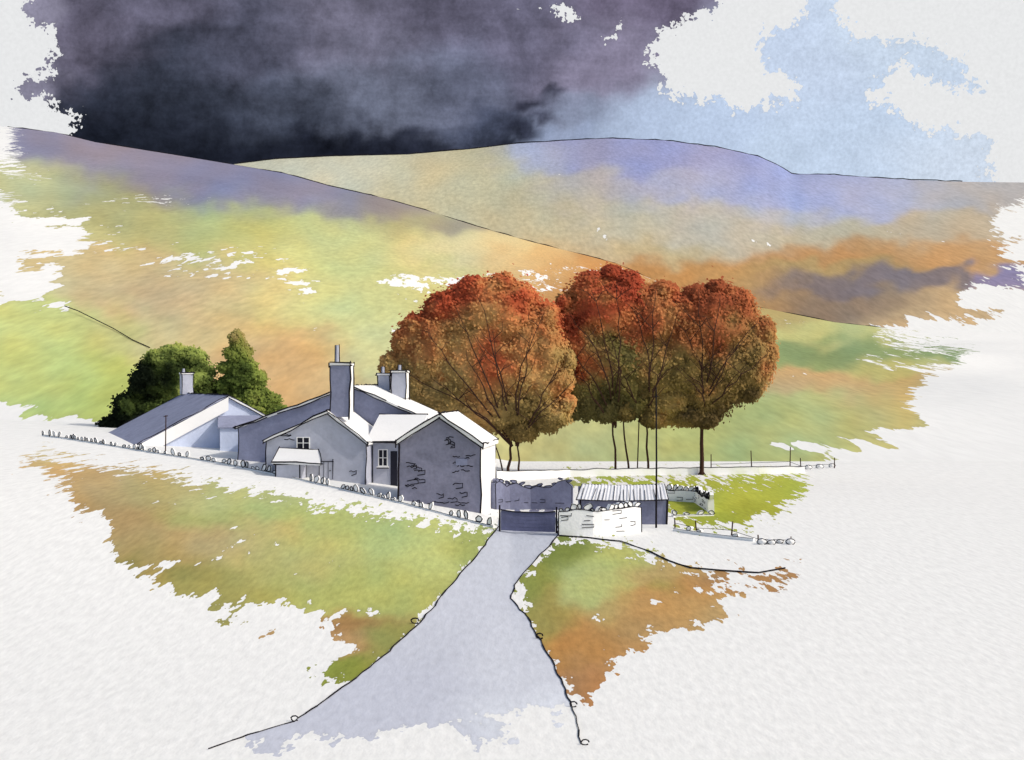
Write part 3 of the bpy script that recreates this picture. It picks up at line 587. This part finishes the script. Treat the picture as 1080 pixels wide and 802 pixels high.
def fence(name, pts, hs, label, wires=2, r=.05):
    root = thing(name, pts[len(pts)//2], label, 'fence')
    for p, h in zip(pts, hs):
        mb = MB(); mb.tube([p-Vector((0, 0, .2)), p+Vector((random.uniform(-.08, .08), 0, h))], r, r*.75, n=6); mb.build('post', M['bark'], root)
    for k in range(wires):
        mb = MB(); mb.tube(wob([p+Vector((0, -.02, h*(.45+.4*k))) for p, h in zip(pts, hs)], .05, 1.2), r*.36, n=4); mb.build('wire', M['ink'], root)
    return root
fence('wire_fence', [gp(750, 499), gp(793, 499), gp(833, 499), gp(845, 499), gp(880, 494)], [1.5, 1.8, 2.1, 1.2, .9], 'thin wire fence on five posts behind the lime green field at right', wires=1)
fence('wire_fence', [gp(712, 557), gp(735, 562), gp(771, 568), gp(800, 571), gp(834, 573)], [.5, .6, .8, .3, .3], 'low wire fence on short posts along the front edge of the lime green field', wires=1, r=.04)
def rock(px, py, s, label, seed):
    r = random.Random(seed); p = gp(px, py); mb = MB(); n = 8; rings = []
    for lv, (zz, sc) in enumerate(((-.1, .9), (.25, 1.0), (.6, .75), (.8, .3))):
        rings.append([p+Vector((math.cos(2*math.pi*k/n)*s*sc*r.uniform(.85, 1.15), math.sin(2*math.pi*k/n)*s*.7*sc, zz*s*1.5)) for k in range(n)])
    for a, b in zip(rings[:-1], rings[1:]):
        for k in range(n): mb.face([a[k], a[(k+1) % n], b[(k+1) % n], b[k]])
    mb.face(rings[-1]); mb.face(rings[0][::-1])
    mb.tube([p+Vector((math.cos(a)*s*.95*r.uniform(.85, 1.1), -.72*s*1.0-.02, .5*s+math.sin(a)*s*.62*r.uniform(.85, 1.1))) for a in np.linspace(.2, 6.3, 10)], .022, mat=1, n=4)
    tag(mb.build('field_stone', [M['stone'], M['ink']], None, org=p), label, 'stone', 'loose stones by the fences')
rock(803, 574, .24, 'loose white stone at far right of low fence, leftmost of a cluster of four', 2)
rock(813, 574, .2, 'loose white stone, second from left in cluster of four by low fence', 3)
rock(822, 573, .17, 'small white stone, third from left in cluster of four by low fence', 4)
rock(833, 574, .23, 'loose white stone, rightmost of the cluster of four at fence end', 5)
rock(852, 495, .32, 'white stone at far end of back fence, left of two others', 6)
rock(864, 494, .34, 'white stone at far end of back fence, between two others', 7)
rock(877, 493, .3, 'white stone at far end of back fence, right of two others', 8)

# ------------------------------------------------------------------ trees
def sphere_dirs(nu=34, nv=20):
    v = []
    for j in range(nv+1):
        th = math.pi*j/nv
        for i in range(nu): ph = 2*math.pi*i/nu; v.append((math.sin(th)*math.cos(ph), math.sin(th)*math.sin(ph), math.cos(th)))
    f = []
    for j in range(nv):
        for i in range(nu): f.append((j*nu+i, j*nu+(i+1) % nu, (j+1)*nu+(i+1) % nu, (j+1)*nu+i))
    return np.array(v), np.array(f)
SV, SF = sphere_dirs()
def leafmesh(name, blobs, d, nleaf, size, cols, parent, ytop, ybot, jag=.12, seed=1, xg=0.0):
    r = np.random.default_rng(seed); k = d/F
    A = np.array([b[2]*b[3] for b in blobs], float)**.8; A /= A.sum(); cs = []; ns = []; CV = []; CF = []; off_ = 0
    def lump(v, b):
        nz = np.array([mn.noise((q[0]*2.2+b[0], q[1]*2.2, q[2]*2.2+b[1])) for q in v])
        nz2 = np.array([mn.noise((q[0]*6+b[0], q[1]*6, q[2]*6)) for q in v])
        return 1+jag*1.4*nz+jag*1.4*nz2
    def rad3(b): return np.array([b[2]*k, ((b[2]+b[3])*.18+20)*k*.8, b[3]*k])     # flattish crowns, so neighbouring lobes blend
    for b, w in zip(blobs, A):
        n = int(nleaf*w); v = r.normal(size=(n, 3)); v /= np.linalg.norm(v, axis=1, keepdims=True)
        rad = r.uniform(.84, 1.03, n)*lump(v, b)+np.abs(r.normal(size=n))**3*.008
        c = np.array(W(b[0], b[1], d)); cs.append(c+v*rad[:, None]*rad3(b)); ns.append(v)
        CV.append(c+SV*(lump(SV, b)*(.93))[:, None]*rad3(b)); CF.append(SF+off_); off_ += len(SV)
    c = np.concatenate(cs); n = len(c); v = np.concatenate(ns)
    nr = v*.55+r.normal(size=(n, 3))*.18+np.array([.3, -.6, .38]); nr /= np.linalg.norm(nr, axis=1, keepdims=True)
    q = r.normal(size=(n, 3)); a = np.cross(nr, q); a /= np.linalg.norm(a, axis=1, keepdims=True); b_ = np.cross(nr, a)
    s = size*r.uniform(.5, 1.3, n)[:, None]
    V = np.stack([c+a*s*.6, c+b_*s*.42, c-a*s*.6, c-b_*s*.42], 1).reshape(-1, 3)
    zt, zb = H-(ytop-CY)*k, H-(ybot-CY)*k
    x0 = c[:, 0].min(); x1 = c[:, 0].max()
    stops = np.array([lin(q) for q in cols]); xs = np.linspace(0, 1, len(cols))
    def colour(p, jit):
        t = (p[:, 2]-zb)/(zt-zb)*(1-xg)+(p[:, 0]-x0)/(x1-x0)*xg  # xg works the sunlit right side into the leaf colours
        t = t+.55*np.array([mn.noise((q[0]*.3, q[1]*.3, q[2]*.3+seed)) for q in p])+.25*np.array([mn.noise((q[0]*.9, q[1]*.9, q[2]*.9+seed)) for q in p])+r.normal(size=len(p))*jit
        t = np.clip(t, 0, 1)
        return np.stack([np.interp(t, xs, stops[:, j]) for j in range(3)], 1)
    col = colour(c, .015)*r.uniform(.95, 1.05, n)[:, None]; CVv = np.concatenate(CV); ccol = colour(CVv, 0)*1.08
    o0 = np.array(ORG[parent.name]); allv = np.concatenate([V, CVv])-o0
    lf = np.arange(n*4).reshape(-1, 4); cf = np.concatenate(CF)+n*4
    me = bpy.data.meshes.new(name); me.from_pydata(allv.tolist(), [], np.concatenate([lf, cf]).tolist())
    me.polygons.foreach_set('use_smooth', [False]*n+[True]*len(cf))
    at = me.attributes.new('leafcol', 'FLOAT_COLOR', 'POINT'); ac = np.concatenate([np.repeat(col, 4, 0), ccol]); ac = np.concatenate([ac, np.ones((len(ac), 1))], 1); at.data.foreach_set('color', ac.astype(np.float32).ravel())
    me.materials.append(M['leaf']); o = bpy.data.objects.new(name, me); C.objects.link(o); o.parent = parent; ORG[o.name] = ORG[parent.name]; return o
def limbs(mb, base, d, blobs, starts, targets, seed, r0=.08):
    rr = random.Random(seed); k = d/F
    def front(px, py):
        y = d
        for b in blobs:
            q = 1.2-((px-b[0])/b[2])**2-((py-b[1])/b[3])**2
            if q > 0: y = min(y, d-((b[2]+b[3])*.18+20)*k*.8*math.sqrt(q)*1.10-.25)
        return y
    for (sx, sy), (tx, ty) in zip(starts, targets):
        pts = []; n = 9; bend = rr.uniform(-12, 12); pix = []
        for i in range(n+1):
            u = i/n; x = sx+(tx-sx)*u**1.1+math.sin(u*math.pi)*bend+rr.uniform(-1.8, 1.8); y = sy+(ty-sy)*u**.9+rr.uniform(-1.8, 1.8)
            yy = front(x, y); w = sstep(0, .35, u); dd = d*(1-w)+yy*w; pts.append(W(x, y, dd)); pix.append((x, y))
        mb.tube(pts, r0, .020, n=5)
        for _ in range(4):
            i = rr.randint(3, n-1); x, y = pix[i]; sd = rr.choice((-1, 1)); L = rr.uniform(10, 30)
            tw = [pts[i]]
            for j in (1, 2, 3):
                xx = x+sd*L*j/3*rr.uniform(.6, 1.1); yy = y-L*j/3*rr.uniform(.6, 1.2); tw.append(W(xx, yy, min(front(xx, yy), pts[i].y)))
            mb.tube(tw, .032, .014, n=4)
def autumn(label, d, trunks, blobs, nleaf, starts, targets, yt, yb, seed, cols, xg=0.0):
    px, py = trunks[0][0], trunks[0][1]; base = Vector(((px-CX)*d/F, d, G((px-CX)*d/F, d)))
    t = thing('autumn_tree', base, label, 'tree')
    mb = MB()
    for (x, y, tx, ty, r) in trunks:
        b = W(x, y, d); b.z = min(b.z, base.z)-.15; pts = [b]
        for k in range(1, 6): u = k/5; pts.append(W(x+(tx-x)*u+random.uniform(-1.2, 1.2), y+(ty-y)*u, d))
        mb.tube(pts, r, r*.5, n=8)
        for s_ in (-1, 1): mb.tube([b+Vector((0, 0, .5)), b+Vector((s_*r*1.9, -.1, .1))], r*.5, r*.15, n=5)
    limbs(mb, base, d, blobs, starts, targets, seed)
    mb.build('trunk', M['bark'], t)
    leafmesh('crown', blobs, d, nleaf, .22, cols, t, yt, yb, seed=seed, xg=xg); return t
T1b = [(515, 336, 64, 42), (455, 372, 40, 44), (512, 385, 68, 58), (560, 380, 40, 60), (432, 408, 25, 30), (520, 430, 72, 26), (576, 436, 26, 20), (412, 388, 12, 16), (480, 415, 50, 34), (545, 315, 22, 18), (470, 325, 22, 18), (590, 400, 16, 20), (500, 305, 18, 14), (530, 300, 16, 12), (440, 345, 16, 14), (425, 362, 12, 14), (575, 335, 16, 16), (600, 380, 8, 12), (450, 440, 18, 14), (420, 425, 14, 14), (550, 452, 20, 14), (500, 452, 18, 10), (598, 425, 10, 10)]
autumn('broad round rusty orange tree directly behind the barn, leftmost of the autumn trees', 99,
       [(536, 503, 540, 455, .13), (548, 503, 545, 460, .09), (531, 500, 520, 462, .07)], T1b, 60000,
       [(540, 470)]*4+[(543, 465)]*4+[(545, 470)]*3, [(450, 345), (480, 320), (430, 395), (455, 400), (505, 315), (490, 370), (520, 350), (560, 350), (590, 380), (600, 410), (575, 330)], 292, 460, 21,
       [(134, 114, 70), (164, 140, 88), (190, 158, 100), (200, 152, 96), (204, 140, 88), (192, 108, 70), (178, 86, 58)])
T2a = [(640, 325, 46, 40), (620, 368, 30, 44), (652, 390, 42, 46), (618, 415, 24, 28), (604, 430, 12, 14), (625, 298, 16, 12), (660, 300, 18, 15), (598, 340, 12, 16), (645, 288, 12, 9), (668, 420, 18, 20), (640, 430, 18, 16), (596, 320, 10, 10), (672, 330, 16, 24)]
autumn('autumn tree with dark olive centre and red top, second from left of the autumn trees', 101,
       [(649, 503, 646, 430, .10), (664, 503, 655, 430, .09)], T2a, 34000, [(648, 450)]*6, [(600, 330), (625, 305), (650, 300), (610, 390), (640, 350), (595, 360)], 282, 450, 22,
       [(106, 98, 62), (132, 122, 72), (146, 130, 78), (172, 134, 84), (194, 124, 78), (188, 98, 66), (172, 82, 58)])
T2b = [(692, 338, 38, 38), (685, 390, 38, 46), (702, 425, 28, 22), (670, 352, 26, 36), (700, 308, 16, 12), (722, 380, 34, 50), (675, 312, 16, 12), (724, 345, 26, 34), (690, 440, 16, 12), (660, 430, 14, 14), (720, 322, 14, 12)]
autumn('autumn tree with thin straight trunk between olive centred tree and rightmost autumn tree', 101.1,
       [(684, 503, 681, 425, .10), (672, 440, 681, 425, .05)], T2b, 34000, [(682, 445)]*5, [(665, 320), (690, 305), (715, 330), (655, 380), (705, 375)], 290, 450, 23,
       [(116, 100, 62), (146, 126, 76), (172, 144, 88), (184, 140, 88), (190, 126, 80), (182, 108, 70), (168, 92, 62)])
T3b = [(755, 345, 46, 44), (768, 388, 44, 38), (742, 410, 36, 34), (790, 375, 28, 38), (728, 438, 26, 13), (735, 314, 16, 14), (775, 318, 20, 14), (806, 350, 12, 16), (724, 350, 24, 34), (790, 412, 14, 12), (745, 440, 14, 12), (755, 303, 10, 8), (812, 372, 8, 12), (714, 395, 24, 34)]
autumn('autumn tree with darkest trunk and brown crown, rightmost of the autumn trees', 101.2,
       [(740, 500, 741, 420, .18)], T3b, 40000, [(741, 440)]*7, [(715, 340), (735, 305), (760, 310), (800, 340), (810, 375), (775, 360), (720, 390)], 292, 450, 23,
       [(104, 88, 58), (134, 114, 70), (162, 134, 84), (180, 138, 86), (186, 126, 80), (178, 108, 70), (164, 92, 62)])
def conifer(label, d, px, pbase, blobs, nleaf, cols, yt, yb, seed, xg):
    x = (px-CX)*d/F; base = Vector((x, d, G(x, d))); t = thing('conifer', base, label, 'tree')
    mb = MB(); top = W(px, yt+14, d); mb.tube([base-Vector((0, 0, .2)), base.lerp(top, .5), top], .22, .04, n=7)
    for k in range(14):
        u = .25+.65*k/14; p = base.lerp(top, u); a = k*2.4; mb.tube([p, p+Vector((math.cos(a), math.sin(a), -.1))*(1-u)*2.6], .05, .015, n=4)
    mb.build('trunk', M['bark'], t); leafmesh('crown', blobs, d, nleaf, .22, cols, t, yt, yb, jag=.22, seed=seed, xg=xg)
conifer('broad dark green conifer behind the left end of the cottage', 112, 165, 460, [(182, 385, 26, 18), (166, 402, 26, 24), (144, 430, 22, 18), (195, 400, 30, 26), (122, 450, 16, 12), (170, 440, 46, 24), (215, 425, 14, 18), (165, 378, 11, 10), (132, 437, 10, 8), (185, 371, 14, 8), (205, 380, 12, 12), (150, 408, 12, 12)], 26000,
        [(22, 28, 22), (26, 32, 24), (36, 44, 28), (78, 92, 46), (158, 172, 90), (168, 172, 92)], 362, 465, 31, .4)  # dark lower left and top right highlight are carried by the crown colours
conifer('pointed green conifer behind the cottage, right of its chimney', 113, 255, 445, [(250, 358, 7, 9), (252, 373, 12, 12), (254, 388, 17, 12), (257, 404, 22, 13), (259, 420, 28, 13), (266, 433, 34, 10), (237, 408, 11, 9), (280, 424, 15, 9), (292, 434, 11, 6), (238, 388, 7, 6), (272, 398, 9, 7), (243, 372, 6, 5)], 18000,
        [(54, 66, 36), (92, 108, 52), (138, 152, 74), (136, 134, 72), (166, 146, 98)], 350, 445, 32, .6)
# ------------------------------------------------------------------ light, world, camera
sv = Vector((.74, -.20, .62)).normalized()
sl = bpy.data.lights.new('sun', 'SUN'); sl.energy = 2.1; sl.angle = math.radians(.6); sl.color = (1, .955, .88)
so = bpy.data.objects.new('sun', sl); C.objects.link(so); so.rotation_euler = sv.to_track_quat('Z', 'Y').to_euler(); so.location = (60, 0, 60)
w = bpy.data.worlds.new('World'); bpy.context.scene.world = w; w.use_nodes = True; nt = w.node_tree
st = nt.nodes.new('ShaderNodeTexSky'); st.sky_type = 'NISHITA'; st.sun_disc = False; st.sun_elevation = math.asin(sv.z); st.sun_rotation = math.atan2(sv.x, sv.y)
st.dust_density = 3.0; st.ozone_density = .6
bgn = nt.nodes['Background']; bgn.inputs[1].default_value = .135; nt.links.new(st.outputs[0], bgn.inputs[0])
cam = bpy.data.cameras.new('camera'); cam.lens = 45; cam.sensor_width = 36; cam.clip_end = 20000; cam.clip_start = .5
co = bpy.data.objects.new('camera', cam); C.objects.link(co); co.location = (0, 0, H); co.rotation_euler = (math.pi/2, 0, 0)
bpy.context.scene.camera = co
s = bpy.context.scene; s.view_settings.view_transform = 'Standard'; s.view_settings.look = 'None'; s.view_settings.exposure = 0
